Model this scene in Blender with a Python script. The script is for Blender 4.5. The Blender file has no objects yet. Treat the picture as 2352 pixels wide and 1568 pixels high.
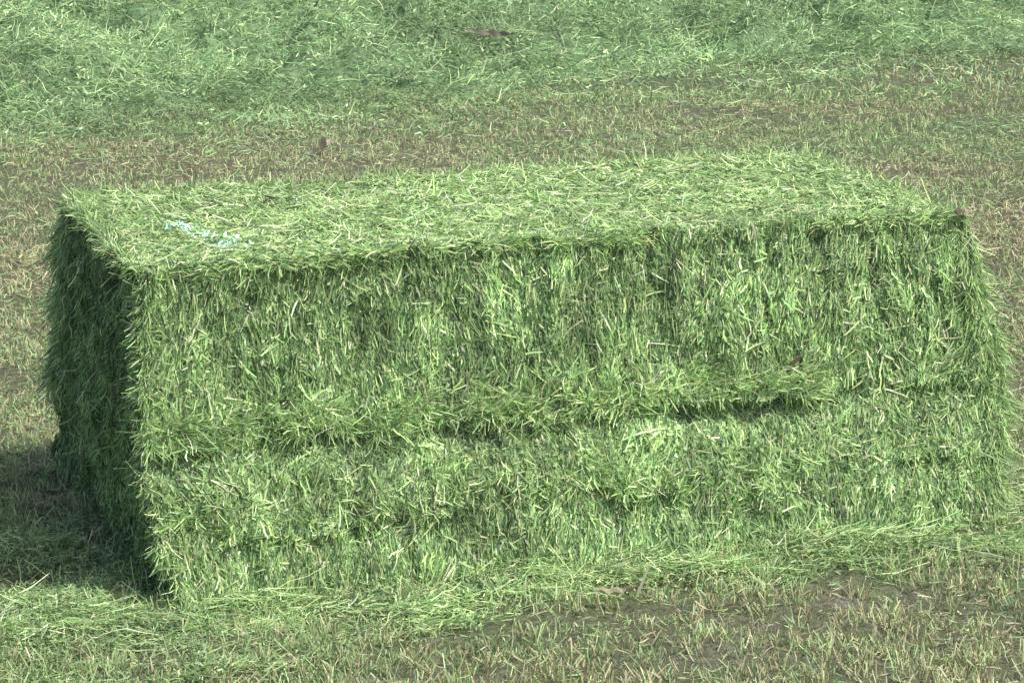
import bpy, math, numpy as np
from mathutils import Vector, Matrix
rng=np.random.default_rng(11)
L,W,H=2.4,1.2,0.9

# ---------------------------------------------------------------- noise
def _hash(ix,iy,iz,seed):
    h=(ix.astype(np.int64)*374761393+iy.astype(np.int64)*668265263+iz.astype(np.int64)*2147483647+seed*974634777)&0xffffffff
    h=((h^(h>>13))*1274126177)&0xffffffff
    h=(h^(h>>16))&0xffffffff
    h=(h*2246822519)&0xffffffff
    return ((h^(h>>15))&0xffffff)/float(0xffffff)
def vn3(x,y,z,seed=0):
    x,y,z=np.broadcast_arrays(np.asarray(x,float),np.asarray(y,float),np.asarray(z,float))
    ix,iy,iz=np.floor(x),np.floor(y),np.floor(z)
    fx,fy,fz=x-ix,y-iy,z-iz
    sx,sy,sz=[f*f*(3-2*f) for f in (fx,fy,fz)]
    r=0
    for a in (0,1):
        for b in (0,1):
            for c in (0,1):
                w=(sx if a else 1-sx)*(sy if b else 1-sy)*(sz if c else 1-sz)
                r=r+w*_hash(ix+a,iy+b,iz+c,seed)
    return r*2-1
def fbm(x,y,z=0.0,seed=0,oc=3):
    r=0;a=1;t=0;f=1
    for i in range(oc):
        r=r+a*vn3(np.asarray(x)*f,np.asarray(y)*f,np.asarray(z)*f,seed+i*7);t+=a;a*=.5;f*=2.03
    return r/t
def sst(a,b,x):
    t=np.clip((x-a)/(b-a),0,1);return t*t*(3-2*t)

# ---------------------------------------------------------------- frames
CAM=np.array([-1.329,-7.234,2.365]);YAW,PIT,ROL=.313,.224,-.010

# ---------------------------------------------------------------- ground + windrow heights
def ground_h(x,y):
    return .022*fbm(x*1.3,y*1.3,0,3,3)+.018*fbm(x*7,y*7,0,9,3)
def row_edge(x): return 8.92+.115*(x-.9)+.45*fbm(x*.6,0,0,40,3)+.30*fbm(x*2.0,0,0,41,2)
ROWW=4.8
def row_h(x,y):
    d=y-row_edge(x)
    s=sst(-.2,1.3,d)*(1-sst(ROWW-1.2,ROWW,d))
    lump=.60+.70*fbm(x*.8,y*1.0,0,50,3)+.65*fbm(x*1.9,y*2.3,0,51,2)+.45*fbm(x*5,y*5,0,52,2)
    return s*.40*np.clip(lump,.10,2)

# ---------------------------------------------------------------- bale deformation
def ledge1(x): return .470+.035*fbm(x*1.8,0,0,60,3)+.060*fbm(x*7,0,0,62,3)+.015*x/L
def ledge2(x): return .20+.05*fbm(x*1.8,3,0,61,3)+.03*x/L+.055*fbm(x*7,0,0,63,3)
def deform(P):
    x,y,z=P[:,0].copy(),P[:,1].copy(),P[:,2].copy()
    t=z/H
    l1=ledge1(x)+.022*fbm(x*28,0,0,64,2); l2=ledge2(x)+.018*fbm(x*28,0,0,65,2)
    d1=.044*np.clip(.75+1.5*fbm(x*4.5,0,0,66,3),.08,1.35)*(1-.6*sst(1.85,2.2,x))
    d2=.032*np.clip(.5+1.6*fbm(x*3,5,0,67,3),0,1.4)
    F=.004*sst(1.0,.5,t)+d1*.25*sst(l1+.09,l1,t)
    F=F-d1*(1-sst(l1-.022,l1,t))+d1*.85*(1-sst(l1-.12,l1-.045,t))
    F=F-d2*(1-sst(l2-.022,l2,t))+d2*.5*(1-sst(l2-.12,l2-.05,t))
    F=F+.080*sst(.62,0,t)+.015*sst(.10,0,t)
    F+=.006*sst(.95,.99,t)
    F+=.018*fbm(x*3,z*3,y*3,70,3)+.013*fbm(x*24,z*3,y*24,71,3)+.013*fbm(x*14,z*14,y*14,72,3)
    for sx,sd in ((1.78,.015),(.82,.010),(1.32,.014),(2.1,.008),(.35,.009),(1.05,.009),(1.55,.009),(.58,.009),(1.95,.007),(2.25,.007)):
        xx=sx+.05*fbm(z*4,0,0,int(sx*100),2)
        F-=sd*np.exp(-((x-xx)/.012)**2)*sst(.40,.6,t)*np.clip(.7+fbm(z*7,sx,0,8,2),0,1)
    fy=np.clip(1-y/W,0,1)
    F=F+.04*sst(.5,0,t)*(x/L)**2
    ny=y-F*fy
    ny=ny+(.04*sst(1,.5,t)+.16*sst(.7,0,t)*(1-x/L))*(1-fy)
    q=np.clip(t,0,1)
    leftn=np.interp(q,[0,.12,.30,.42,.55,.8,1],[-.065,-.035,.00,.020,.015,.010,0])
    leftf=np.interp(q,[0,.15,.34,.40,.55,.8,1],[.02,.01,.01,.050,.035,.012,-.005])
    left=leftn*fy+leftf*(1-fy)+.018*fbm(y*4,z*4,0,80,3)+.026*fbm(y*12,z*12,0,82,2)
    right=np.interp(q,[0,.15,.35,.5,.65,.85,.95,1],[.04,.045,.075,.09,.065,.025,-.005,-.025])
    right=right+.025*fbm(y*4,z*4,5,81,3)+.025*fbm(y*12,z*12,0,83,2)
    u=x/L
    nx=x-left*(1-u)**3+right*u**4
    nz=z+(.010*fbm(x*2.5,y*3,0,90,3)+.012*fbm(x*13,y*13,0,91,3))*t
    nz-=.014*t**6*(np.exp(-(x/.04)**2)+np.exp(-((L-x)/.06)**2)+np.exp(-((W-y)/.05)**2))
    nz+=.008*t**6*np.exp(-(y/.12)**2)
    return np.stack([nx,ny,nz],1)

# ---------------------------------------------------------------- mesh helpers
def make_mesh(name,parts,mats,smooth=False):
    vs=[];fs=[];cs=[];mi=[];o=0
    for V,F,C,m in parts:
        vs.append(V);fs.append(F+o);cs.append(C);mi.append(np.full(len(F),m));o+=len(V)
    V=np.concatenate(vs).astype(np.float32);F=np.concatenate(fs).astype(np.int32);C=np.concatenate(cs);mi=np.concatenate(mi).astype(np.int32)
    me=bpy.data.meshes.new(name)
    me.vertices.add(len(V));me.vertices.foreach_set('co',V.ravel())
    me.loops.add(F.size);me.loops.foreach_set('vertex_index',F.ravel())
    me.polygons.add(len(F));me.polygons.foreach_set('loop_start',np.arange(0,F.size,4,dtype=np.int32))
    me.polygons.foreach_set('material_index',mi)
    me.update(calc_edges=True)
    me.polygons.foreach_set('use_smooth',np.full(len(F),bool(smooth)))
    a=me.color_attributes.new('tint','FLOAT_COLOR','POINT')
    a.data.foreach_set('color',np.concatenate([C,np.ones((len(C),1))],1).astype(np.float32).ravel())
    for m in mats: me.materials.append(m)
    ob=bpy.data.objects.new(name,me);bpy.context.scene.collection.objects.link(ob)
    return ob
def nrm(v): return v/np.maximum(np.linalg.norm(v,axis=1,keepdims=True),1e-9)
def ribbons(P,D,Ln,Wd,N,C,nseg=2,bend=.25,flat=.6,taper=.35,tipc=1.12):
    n=len(P);D=nrm(D)
    side=nrm(np.cross(D,N+rng.normal(0,flat,(n,3))))
    B=nrm(np.cross(D,rng.normal(0,1,(n,3))))*(Ln*bend*np.abs(rng.normal(0,1,n)))[:,None]
    B2=nrm(np.cross(D,rng.normal(0,1,(n,3))))*(Ln*bend*.25*rng.normal(0,1,n))[:,None]
    k=nseg+1;V=np.zeros((n,k,2,3));CC=np.zeros((n,k,2,3))
    for i in range(k):
        t=i/nseg
        c=P+D*(Ln*t)[:,None]+B*(t*t)+B2*math.sin(t*5.5)
        w=Wd*(1-(1-taper)*abs(2*t-.8)**1.5)
        w=np.clip(w,Wd*taper,None)
        V[:,i,0]=c-side*(w/2)[:,None];V[:,i,1]=c+side*(w/2)[:,None]
        CC[:,i,:]=(C*(1+(tipc-1)*t))[:,None,:]
    base=(np.arange(n)*k*2)[:,None]
    F=[]
    for i in range(nseg):
        a=2*i
        F.append(np.concatenate([base+a,base+a+1,base+a+3,base+a+2],1))
    return V.reshape(-1,3),np.concatenate(F),CC.reshape(-1,3)
def pick(n,pal,w,jit=.18):
    pal=np.array(pal,float);w=np.array(w,float);i=rng.choice(len(pal),n,p=w/w.sum())
    c=pal[i]*(1+rng.normal(0,jit,(n,1)))
    c*=1+rng.normal(0,.05,(n,3))
    return np.clip(c,.01,.9)

# ---------------------------------------------------------------- materials
def strand_mat(name,trans=.3,rough=.5,spec=.4):
    m=bpy.data.materials.new(name);m.use_nodes=True;nt=m.node_tree;nt.nodes.clear()
    o=nt.nodes.new('ShaderNodeOutputMaterial');a=nt.nodes.new('ShaderNodeAttribute');a.attribute_name='tint'
    p=nt.nodes.new('ShaderNodeBsdfPrincipled');p.inputs['Roughness'].default_value=rough
    p.inputs['Specular IOR Level'].default_value=spec
    t=nt.nodes.new('ShaderNodeBsdfTranslucent');mx=nt.nodes.new('ShaderNodeMixShader');mx.inputs[0].default_value=trans
    g=nt.nodes.new('ShaderNodeMix');g.data_type='RGBA';g.blend_type='MULTIPLY';g.inputs[0].default_value=1
    g.inputs[7].default_value=(1.05,1.1,.9,1)
    nt.links.new(a.outputs['Color'],p.inputs['Base Color']);nt.links.new(a.outputs['Color'],g.inputs[6])
    nt.links.new(g.outputs[2],t.inputs['Color'])
    nt.links.new(p.outputs[0],mx.inputs[1]);nt.links.new(t.outputs[0],mx.inputs[2]);nt.links.new(mx.outputs[0],o.inputs[0])
    return m
def matte_mat(name,scale,stretch=(1,1,1),bump=.02,lo=.6,hi=1.35):
    m=bpy.data.materials.new(name);m.use_nodes=True;nt=m.node_tree;p=nt.nodes['Principled BSDF']
    p.inputs['Roughness'].default_value=.9;p.inputs['Specular IOR Level'].default_value=.15
    a=nt.nodes.new('ShaderNodeAttribute');a.attribute_name='tint'
    tc=nt.nodes.new('ShaderNodeTexCoord');mp=nt.nodes.new('ShaderNodeMapping');mp.inputs['Scale'].default_value=stretch
    n=nt.nodes.new('ShaderNodeTexNoise');n.inputs['Scale'].default_value=scale;n.inputs['Detail'].default_value=6;n.inputs['Roughness'].default_value=.7
    r=nt.nodes.new('ShaderNodeMapRange');r.inputs[1].default_value=.3;r.inputs[2].default_value=.7;r.inputs[3].default_value=lo;r.inputs[4].default_value=hi
    g=nt.nodes.new('ShaderNodeVectorMath');g.operation='SCALE'
    b=nt.nodes.new('ShaderNodeBump');b.inputs['Distance'].default_value=bump;b.inputs['Strength'].default_value=1
    l=nt.links.new
    l(tc.outputs['Object'],mp.inputs[0]);l(mp.outputs[0],n.inputs['Vector']);l(n.outputs['Fac'],r.inputs[0])
    l(a.outputs['Color'],g.inputs[0]);l(r.outputs[0],g.inputs['Scale']);l(g.outputs[0],p.inputs['Base Color'])
    l(n.outputs['Fac'],b.inputs['Height']);l(b.outputs[0],p.inputs['Normal'])
    return m
M_str=strand_mat('cut_grass_strands',.32,.55,.3)
M_dry=strand_mat('dry_stubble_stalks',.18,.7,.2)
M_core=matte_mat('packed_hay',60,(1,1,.25),.01)
M_soil=matte_mat('field_soil',32,(1,1,1),.05,.45,1.45)
M_row=matte_mat('matted_cut_grass',30,(1,1,1),.02)

G_D=(.110,.180,.085);G_M=(.210,.332,.142);G_L=(.335,.490,.215);G_Y=(.51,.64,.305);G_P=(.72,.77,.52);G_B=(.19,.295,.17)
def setup(ob,kind=None,label=None,cat=None):
    if kind: ob['kind']=kind
    if label: ob['label']=label
    if cat: ob['category']=cat

# ================================================================ GROUND
def axis(a,b,st,far):
    mid=np.arange(a,b,st);lo=[];hi=[];d=st;p=a
    while p>-far: d*=1.35;p-=d;lo.append(p)
    d=st;p=mid[-1]
    while p<far: d*=1.35;p+=d;hi.append(p)
    return np.concatenate([lo[::-1],mid,hi])
ax=axis(-5,14,.05,600);ay=axis(-3,18,.05,600)
X,Y=np.meshgrid(ax,ay);nx,ny=len(ax),len(ay)
V=np.stack([X.ravel(),Y.ravel(),ground_h(X.ravel(),Y.ravel())],1)
i=np.arange(ny-1)[:,None]*nx+np.arange(nx-1)[None,:]
F=np.stack([i,i+1,i+nx+1,i+nx],-1).reshape(-1,4)
def bare(x,y):
    b=.95*np.exp(-(((x-1.32)/.15)**2+((y+.74)/.08)**2))+1.0*np.exp(-(((x-1.78)/.19)**2+((y+.62)/.07)**2))+.7*np.exp(-(((x-1.2)/.13)**2+((y+.92)/.07)**2))
    b=b*np.clip(.6+1.3*fbm(x*13,y*13,0,101,3),0,1)
    return np.clip(b+.12*sst(.3,.6,fbm(x*1.4,y*1.4,0,100,3)),0,1)
def greenness(x,y):
    g=.52+.90*fbm(x*.55,y*.8,0,110,3)+.35*fbm(x*2.5,y*3,0,111,2)+.25*sst(4.5,9.0,y)-.30*sst(-.3,-.6,y)*sst(.2,.6,x)+.7*np.exp(-(((x+.45)/.5)**2+((y-.5)/.6)**2))
    return np.clip(g,0,1)
b=bare(V[:,0],V[:,1])[:,None];gg=greenness(V[:,0],V[:,1])[:,None]
C=np.array([.20,.19,.125])*(1-gg)+np.array([.175,.215,.12])*gg
C=C*(1-b)+np.array([.27,.255,.215])*b
ground=make_mesh('ground',[(V,F,C,0)],[M_soil],True);setup(ground,'structure','mown field soil with dry litter','ground')

def scatter(n,f0,f1,pw=1.0,ma=.22,mb=.5):
    f=f0+(f1-f0)*rng.random(n)**pw
    s=(rng.random(n)*2-1)*(f*ma+mb)
    x=CAM[0]+math.sin(YAW)*f+math.cos(YAW)*s;y=CAM[1]+math.cos(YAW)*f-math.sin(YAW)*s
    return x,y
def outside_bale(x,y,m=.0): return ~((x>.06-m)&(x<L+.02+m)&(y>.0-m)&(y<W+m))

# ================================================================ STUBBLE (clumped crowns of cut stalks)
parts=[]
def stubble(n,f0,f1,hs,ws,per,rad,cmin=.2,camp=1.0,sat=1.0):
    m=n//per
    cx,cy=scatter(m,f0,f1)
    k=rng.random(m)<(1-.75*bare(cx,cy))*np.clip(.82+camp*fbm(cx*4,cy*4,0,120,2),cmin,1)
    cx,cy=cx[k],cy[k];m=len(cx)
    j=np.repeat(np.arange(m),per);n=len(j)
    off=rng.normal(0,rad,(n,2))
    x,y=cx[j]+off[:,0],cy[j]+off[:,1]
    k=outside_bale(x,y)&(row_h(x,y)<.04);x,y,j,off=x[k],y[k],j[k],off[k];n=len(x)
    z=ground_h(x,y)-.004
    g=np.clip(greenness(x,y)+rng.normal(0,.25,m)[j],0,1)
    ch=rng.uniform(.5,1.5,m)[j];ct=(1+rng.normal(0,.15,m))[j]
    D=np.stack([rng.normal(0,.5,n)+off[:,0]/rad*.2,rng.normal(0,.5,n)+off[:,1]/rad*.2,np.ones(n)],1)
    dry=pick(n,[(.41,.375,.225),(.49,.455,.29),(.27,.24,.15),(.58,.55,.39),(.35,.365,.195),(.34,.30,.19)],[3,3,2,1.2,3,1.6],.14)
    grn=pick(n,[(.24,.35,.16),(.30,.42,.20),(.35,.44,.215),(.46,.55,.31)],[2.8,2.6,3.4,1.2],.14)
    isg=(rng.random(n)<.20+.66*g)[:,None]
    C=np.where(isg,grn,dry)*ct[:,None]
    Ln=hs*rng.uniform(.35,1.2,n)*ch;Wd=ws*rng.uniform(.6,1.3,n)
    N=np.stack([-math.sin(YAW)*np.ones(n),-math.cos(YAW)*np.ones(n),np.zeros(n)],1)
    v,f,c=ribbons(np.stack([x,y,z],1),D,Ln,Wd,N,C,2,.18,1.2,.7,1.18)
    parts.append((v,f,c,0))
stubble(145000,6.0,10.5,.040,.0032,15,.019,.15,1.3)
stubble(155000,10.0,17,.036,.0040,9,.028)
stubble(46000,16.5,27,.05,.0075,6,.05)
ob=make_mesh('stubble',parts,[M_dry]);setup(ob,'stuff','short brown and olive mown stubble','stubble')
parts=[]
def litter(n,f0,f1,ls,ws):
    x,y=scatter(n,f0,f1)
    pt=fbm(x*2.2,y*2.2,0,125,3)
    k=outside_bale(x,y)&(row_h(x,y)<.04)&(rng.random(n)<(1-.45*bare(x,y))*np.clip(.65+1.2*pt,.25,1));x,y=x[k],y[k];n=len(x)
    z=ground_h(x,y)+rng.uniform(.002,.03,n)
    a=rng.random(n)*6.283
    D=np.stack([np.cos(a),np.sin(a),rng.normal(0,.2,n)],1)
    g=greenness(x,y)
    near=np.exp(-np.abs(y-row_edge(x))/1.4)
    C=np.where((rng.random(n)<.30+.6*g+.4*near)[:,None],pick(n,[G_M,G_L,G_B,(.36,.44,.21)],[2,2,1.5,2]),pick(n,[(.42,.38,.24),(.28,.245,.155),(.54,.50,.37)],[3,2.2,1.3]))
    v,f,c=ribbons(np.stack([x,y,z],1),D,ls*rng.uniform(.4,1.5,n),ws*rng.uniform(.6,1.3,n),np.tile([0,0,1.],(n,1)),C,2,.25,.7,.4)
    parts.append((v,f,c,0))
litter(72000,6,10.5,.030,.0032);litter(90000,10,17,.042,.0047);litter(22000,16.5,27,.07,.009)
ob=make_mesh('litter',parts,[M_dry]);setup(ob,'stuff','flat dead and green grass clippings on soil','grass litter')

# ================================================================ WINDROW
gx=np.arange(-6,18,.07);gy=np.arange(0,5.4,.07)
X,T=np.meshgrid(gx,gy);Yw=row_edge(X)-.2+T
rh=row_h(X.ravel(),Yw.ravel());z=ground_h(X.ravel(),Yw.ravel())+rh*.93-.02
V=np.stack([X.ravel(),Yw.ravel(),z],1);nx,ny=len(gx),len(gy)
i=np.arange(ny-1)[:,None]*nx+np.arange(nx-1)[None,:];F=np.stack([i,i+1,i+nx+1,i+nx],-1).reshape(-1,4)
C=np.tile([.15,.235,.12],(len(V),1))*(1+.3*fbm(V[:,0]*5,V[:,1]*5,0,130,2))[:,None]
parts=[(V,F,C,0)]
n=300000
m=26000
cx=rng.uniform(-3,13,m);cy=row_edge(cx)-1.9+rng.random(m)*6.4
j=rng.integers(0,m,n);x=cx[j]+rng.normal(0,.07,n);y=cy[j]+rng.normal(0,.07,n)
cang=rng.normal(0,1.1,m);clift=rng.normal(0,.38,m);ctone=1+rng.normal(0,.22,m)
rh=row_h(x,y);d=y-row_edge(x)
p=np.clip(.05+.95*sst(-1.3,.4,d+1.0*fbm(x*1.6,y*1.6,0,145,3)),0,1)*np.where(rh>.02,1,.55)
k=rng.random(n)<p
x,y,rh,j=x[k],y[k],rh[k],j[k];n=len(x)
z=ground_h(x,y)+rh+rng.uniform(-.01,.06,n)
e=.03;nxv=-(row_h(x+e,y)-row_h(x-e,y))/(2*e);nyv=-(row_h(x,y+e)-row_h(x,y-e))/(2*e)
N=nrm(np.stack([nxv,nyv,np.ones(n)],1))
a=fbm(x*1.6,y*1.6,0,140,2)*4+cang[j]+rng.normal(0,.7,n)
D=np.stack([np.cos(a),np.sin(a),rng.normal(0,.30,n)+clift[j]],1);D=D-N*(D*N).sum(1,keepdims=True)*.62+N*np.abs(rng.normal(0,.2,n))[:,None]
tone=(1.04+.5*fbm(x*1.3,y*1.8,0,150,3))*ctone[j]
C=pick(n,[(.14,.22,.12),(.215,.325,.17),(.29,.42,.21),(.38,.52,.265),(.50,.615,.33),(.68,.73,.48)],[2.4,3.6,4.2,3.0,1.2,.4],.15)*tone[:,None]
lf=rng.random(n)<.42
Ln=np.where(lf,rng.uniform(.02,.045,n),rng.uniform(.05,.15,n));Wd=np.where(lf,rng.uniform(.007,.013,n),rng.uniform(.0035,.0065,n))
v,f,c=ribbons(np.stack([x,y,z],1),D,Ln,Wd,N,C,3,.45,.8,.45)
parts.append((v,f,c,1))
ob=make_mesh('windrow',parts,[M_row,M_str]);setup(ob,'stuff','long raised row of cut green grass on mown field','windrow')

# ================================================================ BALE
def face_grid(o,u,v,nu,nv):
    a,b=np.meshgrid(np.linspace(0,1,nu),np.linspace(0,1,nv))
    P=np.array(o)+a.ravel()[:,None]*np.array(u)+b.ravel()[:,None]*np.array(v)
    i=np.arange(nv-1)[:,None]*nu+np.arange(nu-1)[None,:]
    return P.astype(float),np.stack([i,i+1,i+nu+1,i+nu],-1).reshape(-1,4)
faces={'front':((0,0,0),(L,0,0),(0,0,H),(0,-1,0)),'top':((0,0,H),(L,0,0),(0,W,0),(0,0,1)),
 'back':((L,W,0),(-L,0,0),(0,0,H),(0,1,0)),'left':((0,W,0),(0,-W,0),(0,0,H),(-1,0,0)),'right':((L,0,0),(0,W,0),(0,0,H),(1,0,0))}
parts=[]
for k,(o,u,v,n_) in faces.items():
    P,F=face_grid(o,u,v,int(np.linalg.norm(u)/.009)+1,int(np.linalg.norm(v)/.009)+1)
    Q=deform(P);base=np.array([.105,.170,.080])
    C=base*(1+.35*fbm(P[:,0]*8,P[:,1]*8,P[:,2]*3,160,3))[:,None]
    parts.append((Q,F,C,0))
def surf(face,n,cl=0,clr=.03):
    o,u,v,nn=[np.array(q,float) for q in faces[face]]
    if cl:
        m=max(1,n//cl);ca,cb=rng.random(m),rng.random(m);j=rng.integers(0,m,n)
        a=ca[j]+rng.normal(0,clr/np.linalg.norm(u),n);b=cb[j]+rng.normal(0,clr/np.linalg.norm(v),n)
        k=(a>=0)&(a<=1)&(b>=0)&(b<=1);a,b,j=a[k],b[k],j[k]
    else: a,b=rng.random(n),rng.random(n);j=None
    P=o+a[:,None]*u+b[:,None]*v
    e=.006;uh=u/np.linalg.norm(u)*e;vh=v/np.linalg.norm(v)*e
    Q=deform(P);N=nrm(np.cross(deform(P+uh)-Q,deform(P+vh)-Q))
    N=nrm(N+nn*.7)
    return P,Q,N,j
PALF=([G_D,G_M,G_L,G_Y,G_P],[3.0,3.8,3.8,1.6,.45])
PALT=([G_D,G_M,G_L,G_Y,G_P],[1.4,2.8,4.0,2.2,.6])
def clothe(face,n,mainv,spread,lift,pal,l0,l1,w0,w1,mat=1,bend=.3,flat=.5,cl=0,clsp=.5,clr=.02,off=(-.004,.006),tp=.6,flow=.30,both=True,gain=1.0):
    P,Q,N,j=surf(face,n,cl,clr);n=len(P)
    mv=np.tile(np.array(mainv,float),(n,1))
    lowf=np.where(P[:,2]<H*.5,1.6,.85) if face=='front' else np.ones(n)
    if face=='front': lowf=np.where(P[:,2]<H*.16,.8,lowf)
    if j is not None:
        m=j.max()+1;cd=rng.normal(0,clsp,(m,3));mv=mv+cd[j]*lowf[:,None];ct=1+rng.normal(0,.22,m)
    D=mv+rng.normal(0,spread,(n,3))*lowf[:,None]
    s=fbm(P[:,0]*9,P[:,1]*9,P[:,2]*6,170,3)
    D[:,0]+=s*flow*2*lowf;D[:,1]+=s*flow
    if both: D=D*np.where(rng.random(n)<.5,-1,1)[:,None]
    D=D-N*(D*N).sum(1,keepdims=True)
    D=nrm(D)+N*(rng.normal(0,lift,n))[:,None]
    C=pick(n,*pal)
    tone=1+.22*fbm(P[:,0]*3,P[:,1]*3,P[:,2]*4,180,3)+.45*fbm(P[:,0]*24,P[:,1]*24,P[:,2]*6,181,3)
    if j is not None: tone=tone*ct[j]
    C=C*tone[:,None]*gain
    Ln=rng.uniform(l0,l1,n)*rng.uniform(.5,1.2,n)
    v,f,c=ribbons(Q-nrm(D)*(Ln*.5)[:,None]+N*rng.uniform(*off,n)[:,None],D,Ln,rng.uniform(w0,w1,n),N,C,3,bend,flat,tp)
    parts.append((v,f,c,mat))
def crumbs(face,n,pal,g=1.0):
    mv=(0,0,-.7) if face!='top' else (0,0,0)
    clothe(face,n//2,mv,.8,.25,pal,.006,.016,.0025,.0065,bend=.1,flat=.8,off=(0,.005),tp=.6,gain=g)
    clothe(face,n//2,mv,.7,.05,pal,.010,.028,.004,.0085,bend=.12,flat=.20,off=(0,.004),tp=.5,gain=g)
FG=1.10
clothe('front',46000,(0,0,-1),.18,.025,PALF,.018,.058,.0018,.0042,gain=FG,bend=.16,flat=.35)
clothe('front',28000,(0,0,-1),.15,.04,PALF,.022,.070,.0018,.0050,cl=12,clsp=.33,clr=.013,gain=FG,bend=.18,flat=.35)
clothe('front',9000,(0,0,-.6),.25,.12,([G_M,G_L,G_Y,G_P],[2,4,2.6,.8]),.018,.055,.0024,.0058,cl=6,clsp=.9,clr=.012,off=(0,.006),bend=.25,gain=FG,flat=.35)
clothe('front',2000,(0,0,-.7),.5,.05,([G_Y,G_P],[3,2]),.03,.085,.0025,.006,off=(.002,.007),bend=.12,flat=.4)
crumbs('front',70000,PALF,FG)
clothe('top',42000,(0,0,0),1,.06,PALT,.015,.055,.002,.0046,flow=.1)
clothe('top',9000,(0,0,0),.35,.13,([G_M,G_L,G_Y,G_P],[2,4,3,1]),.02,.065,.0022,.005,cl=6,clsp=1,clr=.015,off=(0,.010),bend=.4,flow=.1)
clothe('top',1600,(0,0,0),1,.10,([G_Y,G_P],[3,2]),.05,.10,.0028,.0055,off=(.004,.012),bend=.2,flow=.1)
crumbs('top',60000,PALT)
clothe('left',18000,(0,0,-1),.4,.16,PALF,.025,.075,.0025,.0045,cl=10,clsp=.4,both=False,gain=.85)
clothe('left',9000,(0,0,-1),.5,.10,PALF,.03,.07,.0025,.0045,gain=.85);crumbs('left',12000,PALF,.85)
clothe('right',16000,(.1,0,-1),.45,.2,PALF,.03,.08,.0025,.0045,cl=10,clsp=.4,both=False)
clothe('back',14000,(0,0,-1),.4,.16,PALF,.04,.09,.004,.007)
def fringe(n,tf,sz,main,spr,lsp,pal,l0,l1,thr=.5,fr=6,per=9,x1=2.35,zig=.010):
    m=n//per;cx=rng.uniform(0.02,x1,m)
    k=rng.random(m)<np.clip(thr+1.2*vn3(cx*fr,0,0,200+int(fr*3)),.04,1);cx=cx[k];m=len(cx)
    ct=tf(cx)+rng.normal(0,sz,m)
    cd=np.array(main,float)+rng.normal(0,lsp,(m,3));ctn=1.08+rng.normal(0,.18,m)
    j=np.repeat(np.arange(m),per);n=len(j)
    x=np.clip(cx[j]+rng.normal(0,zig,n),0,L);t=ct[j]+rng.normal(0,zig,n);P=np.stack([x,np.zeros(n),np.clip(t,.0,1)*H],1)
    Q=deform(P);N=np.tile([0,-1.,0],(n,1))
    D=cd[j]+rng.normal(0,spr,(n,3));D[:,1]=-np.abs(D[:,1])*.4
    v,f,c=ribbons(Q+N*.003,D,rng.uniform(l0,l1,n),rng.uniform(.0024,.0048,n),N,pick(n,*pal)*ctn[j][:,None],3,.4,.7,.55)
    parts.append((v,f,c,1))
PB=([G_D,G_M,G_L,G_Y,G_P],[.9,2,4,3,1.0])
fringe(4600,lambda x:ledge1(x)+.012,.022,(-.45,-.2,-.22),.25,.6,PB,.02,.07,.5,5)
fringe(4400,lambda x:ledge1(x)+.035,.032,(.7,-.12,.25),.25,.55,PB,.025,.08,.45,4)
fringe(2400,lambda x:ledge2(x)+.012,.026,(-.3,-.15,-.3),.25,.6,PB,.02,.065,.4,4.5)
fringe(2400,lambda x:.30+.05*fbm(x*3,0,0,68,2),.06,(.3,-.15,-.3),.25,.7,PB,.02,.065,.35,5.5)
fringe(800,lambda x:.985+0*x,.012,(0,-.05,-.5),.3,.4,PB,.015,.045,.35,7,6)
fringe(2600,lambda x:.995+0*x,.004,(1,-.02,.0),.12,.22,PB,.02,.055,.5,6.5,6)
fringe(2000,lambda x:.995+0*x,.004,(-1,-.02,.0),.12,.22,PB,.02,.055,.5,8.5,6)
def edge_tufts(n,pf,main,spr,l0,l1,pal=PB):
    P=pf(n);Q=deform(P);D=np.tile(np.array(main,float),(n,1))+rng.normal(0,spr,(n,3))
    v,f,c=ribbons(Q,D,rng.uniform(l0,l1,n),rng.uniform(.0022,.0045,n),np.tile([-.3,-1,.3],(n,1)),pick(n,*pal),3,.5,.8,.5)
    parts.append((v,f,c,1))
edge_tufts(3000,lambda n:np.stack([np.abs(rng.normal(0,.02,n)),np.abs(rng.normal(0,.015,n)),rng.random(n)*H],1),(-.05,-.1,-.6),.45,.015,.06)
edge_tufts(1400,lambda n:np.stack([np.abs(rng.normal(0,.02,n)),rng.random(n)*W,np.full(n,H)],1),(-.05,0,-.1),.7,.02,.055)
def far_left(n):
    c=rng.random(50);t=c[rng.integers(0,50,n)]+rng.normal(0,.012,n)
    return np.stack([np.zeros(n),W-np.abs(rng.normal(0,.08,n)),np.clip(.38+.6*t,0,1)*H],1)
edge_tufts(1500,far_left,(-.18,0,-.9),.28,.03,.10)
edge_tufts(2600,lambda n:np.stack([rng.random(n)*L,np.full(n,W),np.full(n,H)],1),(0,.1,.15),.7,.015,.055)
def near_right(n):
    c=rng.random(90);t=c[rng.integers(0,90,n)]+rng.normal(0,.012,n)
    return np.stack([np.full(n,L)-np.abs(rng.normal(0,.04,n)),np.abs(rng.normal(0,.05,n)),np.clip(t,0,1)*H],1)
edge_tufts(5000,near_right,(.14,-.12,-.85),.34,.03,.11)
edge_tufts(900,lambda n:np.stack([np.full(n,L),rng.random(n)*W,np.full(n,H)],1),(.05,0,0),.6,.02,.05)
bale=make_mesh('hay_bale',parts,[M_core,M_str])
setup(bale,None,'large rectangular bale of fresh green cut grass on stubble','hay bale')

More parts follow.
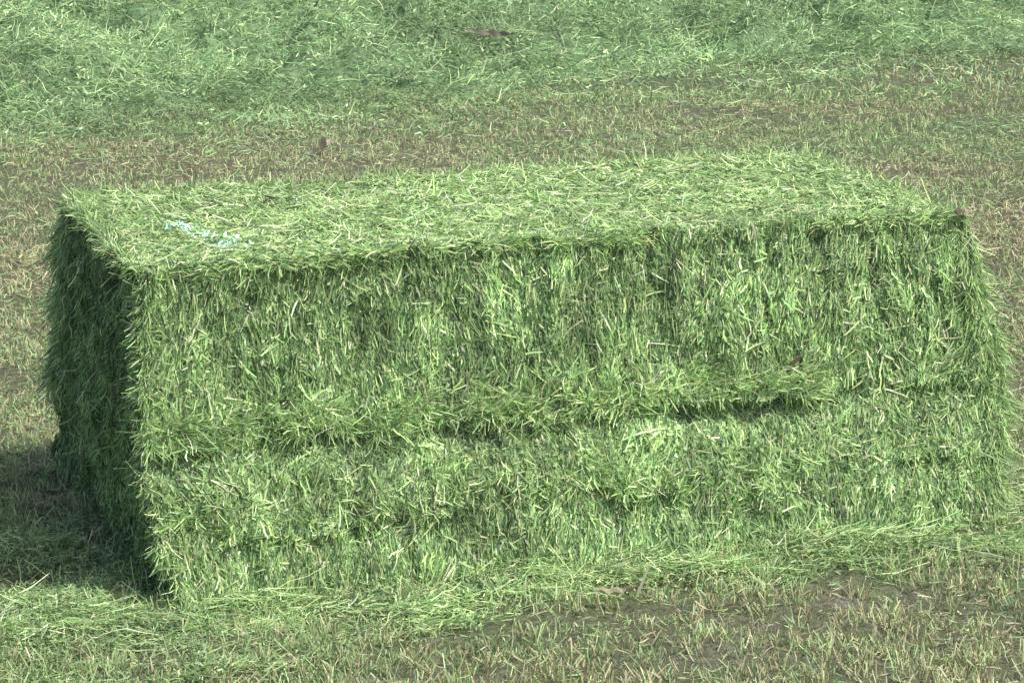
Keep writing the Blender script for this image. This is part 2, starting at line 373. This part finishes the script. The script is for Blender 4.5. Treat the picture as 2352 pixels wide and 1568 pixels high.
# ================================================================ LOOSE HAY round the bale
parts=[]
def hay_edge(x): return np.interp(x,[-3,-.2,.22,.35,.7,1.0,1.5,2.0,2.6,3.5],[-1.2,-1.0,-.9,-.72,-.46,-.42,-.46,-.50,-.48,-.48])+.16*fbm(x*4,0,0,210,3)
def pile(x,y): return np.exp(-(((x-2.15)/.42)**2+((y+.30)/.12)**2))+.7*np.exp(-(((x-1.25)/.35)**2+((y+.28)/.08)**2))
def hay_cover(x,y):
    d=sst(hay_edge(x)-.08,hay_edge(x)+.14,y)*(1-sst(.1,.35,y))
    d=d*(.35+.65*sst(-.8,-.3,x)*(1-.3*sst(2.9,3.5,x)))
    d=d+.4*np.exp(-(((x+.35)/.45)**2+((y-.5)/.5)**2))
    return np.clip(d*np.clip(.60+1.4*fbm(x*5,y*7,0,220,3),.08,1)+.6*pile(x,y)*np.clip(.8+.9*fbm(x*7,y*9,0,221,2),.2,1),0,1)
n=180000
x=rng.uniform(-1.4,3.8,n);y=rng.uniform(-1.1,1.2,n)
k=(rng.random(n)<hay_cover(x,y))&((x<.08)|(x>L+.05)|(y<.0));x,y=x[k],y[k];n=len(x)
top=.080*np.clip(fbm(x*4,y*6,0,230,3)+.12,0,1)+.07*pile(x,y)*np.clip(.7+fbm(x*5,y*8,0,231,2),.2,1.4)
z=ground_h(x,y)+top*rng.random(n)**.6+.004
r=rng.random(n);lg=r<.10+.12*pile(x,y);cr=r>.50
a=rng.normal(.15,.8,n)+fbm(x*4,y*5,0,240,2)*2.2
D=np.stack([np.cos(a),np.sin(a),rng.normal(0,.18,n)*np.where(lg,.35,1)],1)
C=pick(n,[G_D,G_M,G_L,G_Y,G_P],[1.4,3.0,4.2,2.6,.7])*(1.08+.45*fbm(x*4,y*5,0,250,3))[:,None]
Ln=np.where(lg,rng.uniform(.08,.17,n),np.where(cr,rng.uniform(.008,.02,n),rng.uniform(.02,.065,n)))
v,f,c=ribbons(np.stack([x,y,z],1),D,Ln,np.where(cr,rng.uniform(.003,.006,n),rng.uniform(.0020,.0042,n)),np.tile([0,0,1.],(n,1)),C,3,.22,.5,.5)
parts.append((v,f,c,0))
ob=make_mesh('loose_hay',parts,[M_str]);setup(ob,'stuff','loose green cut grass spilled round the bale','loose hay')

# ================================================================ DRY LEAVES
def leaf(name,loc,ln,wd,curl,rz,tilt,col,label,stalk=False):
    nu,nv=18,7;a,b=np.meshgrid(np.linspace(0,1,nu),np.linspace(-1,1,nv))
    a,b=a.ravel(),b.ravel()
    w=wd*np.sin(np.pi*np.clip(a*.93+.05,0,1))**.6/2
    x=(a-.5)*ln;y=b*w;z=curl*(2*(a-.5))**2*ln*.6+np.abs(b)**1.5*w*.9+.004*np.sin(a*23+b*3)
    y=y+.15*ln*np.sin(a*2.6)
    V=np.stack([x,y,z],1)
    i=np.arange(nv-1)[:,None]*nu+np.arange(nu-1)[None,:];F=np.stack([i,i+1,i+nu+1,i+nu],-1).reshape(-1,4)
    C=np.array(col)*(1+.25*np.sin(b*9)[:,None]*.5+.2*fbm(a*9,b*3,0,5,2)[:,None])
    ps=[(V,F,C,0)]
    if stalk:
        v,f,c=ribbons(np.array([[ln*.4,.0,.0],[ln*.35,.01,.0]]),np.array([[.35,.1,1.],[.6,.0,.9]]),np.array([.095,.06]),np.array([.009,.007]),np.array([[0,-1,0.],[0,-1,0]]),np.array([[.62,.60,.45],[.5,.47,.32]]),3,.1,.1,.5)
        ps.append((v,f,c,0))
    o=make_mesh(name,ps,[M_dry]);o.location=loc;o.rotation_euler=(tilt[0],tilt[1],rz);setup(o,None,label,'leaf');return o
def gz(x,y): return float(ground_h(np.array([x]),np.array([y]))[0]+row_h(np.array([x]),np.array([y]))[0])
def on_bale(x,y,z,o): 
    q=deform(np.array([[x,y,z]],float))[0]+np.array(o);return tuple(q)
leaf('dry_leaf',(1.13,-.50,gz(1.13,-.50)+.045),.13,.022,.45,-.25,(.3,0),(.33,.30,.20),'curled brown dead maize leaf with pale stalk on loose hay',True)
leaf('dry_leaf',(2.31,7.14,gz(2.31,7.14)+.03),.12,.055,.8,.9,(.3,.2),(.36,.33,.27),'small crumpled grey brown dead leaf on stubble')
leaf('dry_leaf',(4.05,9.75,gz(4.05,9.75)+.07),.30,.045,.3,-.6,(.6,.1),(.20,.19,.14),'long dark withered leaf lying on the grass row')
leaf('dry_leaf',on_bale(1.80,0,.50,(0,-.014,0)),.09,.022,.4,1.2,(1.3,.9),(.33,.28,.19),'dull brown leaf caught in the bale side')
leaf('dry_leaf',on_bale(2.37,0,.885,(0,-.016,.008)),.05,.03,.9,.3,(.6,.4),(.45,.38,.30),'tiny brown leaf caught on the bale edge')

cs=[(.205,.56,14),(.225,.49,26),(.195,.61,9),(.255,.34,22),(.285,.26,32),(.27,.20,12),(.32,.23,7)]  # clusters of short pale aqua ribbons just above the bale top
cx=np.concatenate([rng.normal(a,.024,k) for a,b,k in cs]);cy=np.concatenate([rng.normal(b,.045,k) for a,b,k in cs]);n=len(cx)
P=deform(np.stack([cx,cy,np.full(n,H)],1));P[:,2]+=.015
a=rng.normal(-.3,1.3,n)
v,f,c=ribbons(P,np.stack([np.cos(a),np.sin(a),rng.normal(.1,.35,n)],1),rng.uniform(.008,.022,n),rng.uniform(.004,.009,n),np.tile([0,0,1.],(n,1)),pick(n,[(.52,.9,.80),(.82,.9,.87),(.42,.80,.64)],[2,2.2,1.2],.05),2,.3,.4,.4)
ob=make_mesh('aqua_flecks',[(v,f,c,0)],[M_dry]);setup(ob,'stuff','small pale aqua flecks on the bale top','twine')

# ================================================================ LIGHT
el=math.radians(54);az=math.radians(46);saz=np.array([math.cos(az),-math.sin(az)])
d=Vector((saz[0]*math.cos(el),saz[1]*math.cos(el),math.sin(el)))
sl=bpy.data.lights.new('sun','SUN');sl.energy=4.7;sl.angle=math.radians(.53);sl.color=(1,.965,.9)
so=bpy.data.objects.new('sun',sl);so.rotation_euler=d.to_track_quat('Z','Y').to_euler();bpy.context.scene.collection.objects.link(so)
w=bpy.data.worlds.new('World');bpy.context.scene.world=w;w.use_nodes=True;nt=w.node_tree
sk=nt.nodes.new('ShaderNodeTexSky');sk.sky_type='NISHITA';sk.sun_disc=False;sk.sun_elevation=el;sk.sun_rotation=math.atan2(saz[0],saz[1]);sk.dust_density=4
bg=nt.nodes['Background'];bg.inputs[1].default_value=.18;nt.links.new(sk.outputs[0],bg.inputs[0])

# ================================================================ CAMERA
cd=bpy.data.cameras.new('camera');cd.sensor_width=36;cd.lens=6603/2352*36;cd.clip_end=2000
co=bpy.data.objects.new('camera',cd);bpy.context.scene.collection.objects.link(co)
fw=Vector((math.sin(YAW)*math.cos(PIT),math.cos(YAW)*math.cos(PIT),-math.sin(PIT)));r=Vector((math.cos(YAW),-math.sin(YAW),0));u=r.cross(fw)
r2=r*math.cos(ROL)+u*math.sin(ROL);u2=-r*math.sin(ROL)+u*math.cos(ROL)
co.matrix_world=Matrix(((r2.x,u2.x,-fw.x,CAM[0]),(r2.y,u2.y,-fw.y,CAM[1]),(r2.z,u2.z,-fw.z,CAM[2]),(0,0,0,1)))
bpy.context.scene.camera=co
sc=bpy.context.scene;sc.view_settings.view_transform='Standard';sc.view_settings.look='None';sc.view_settings.exposure=0
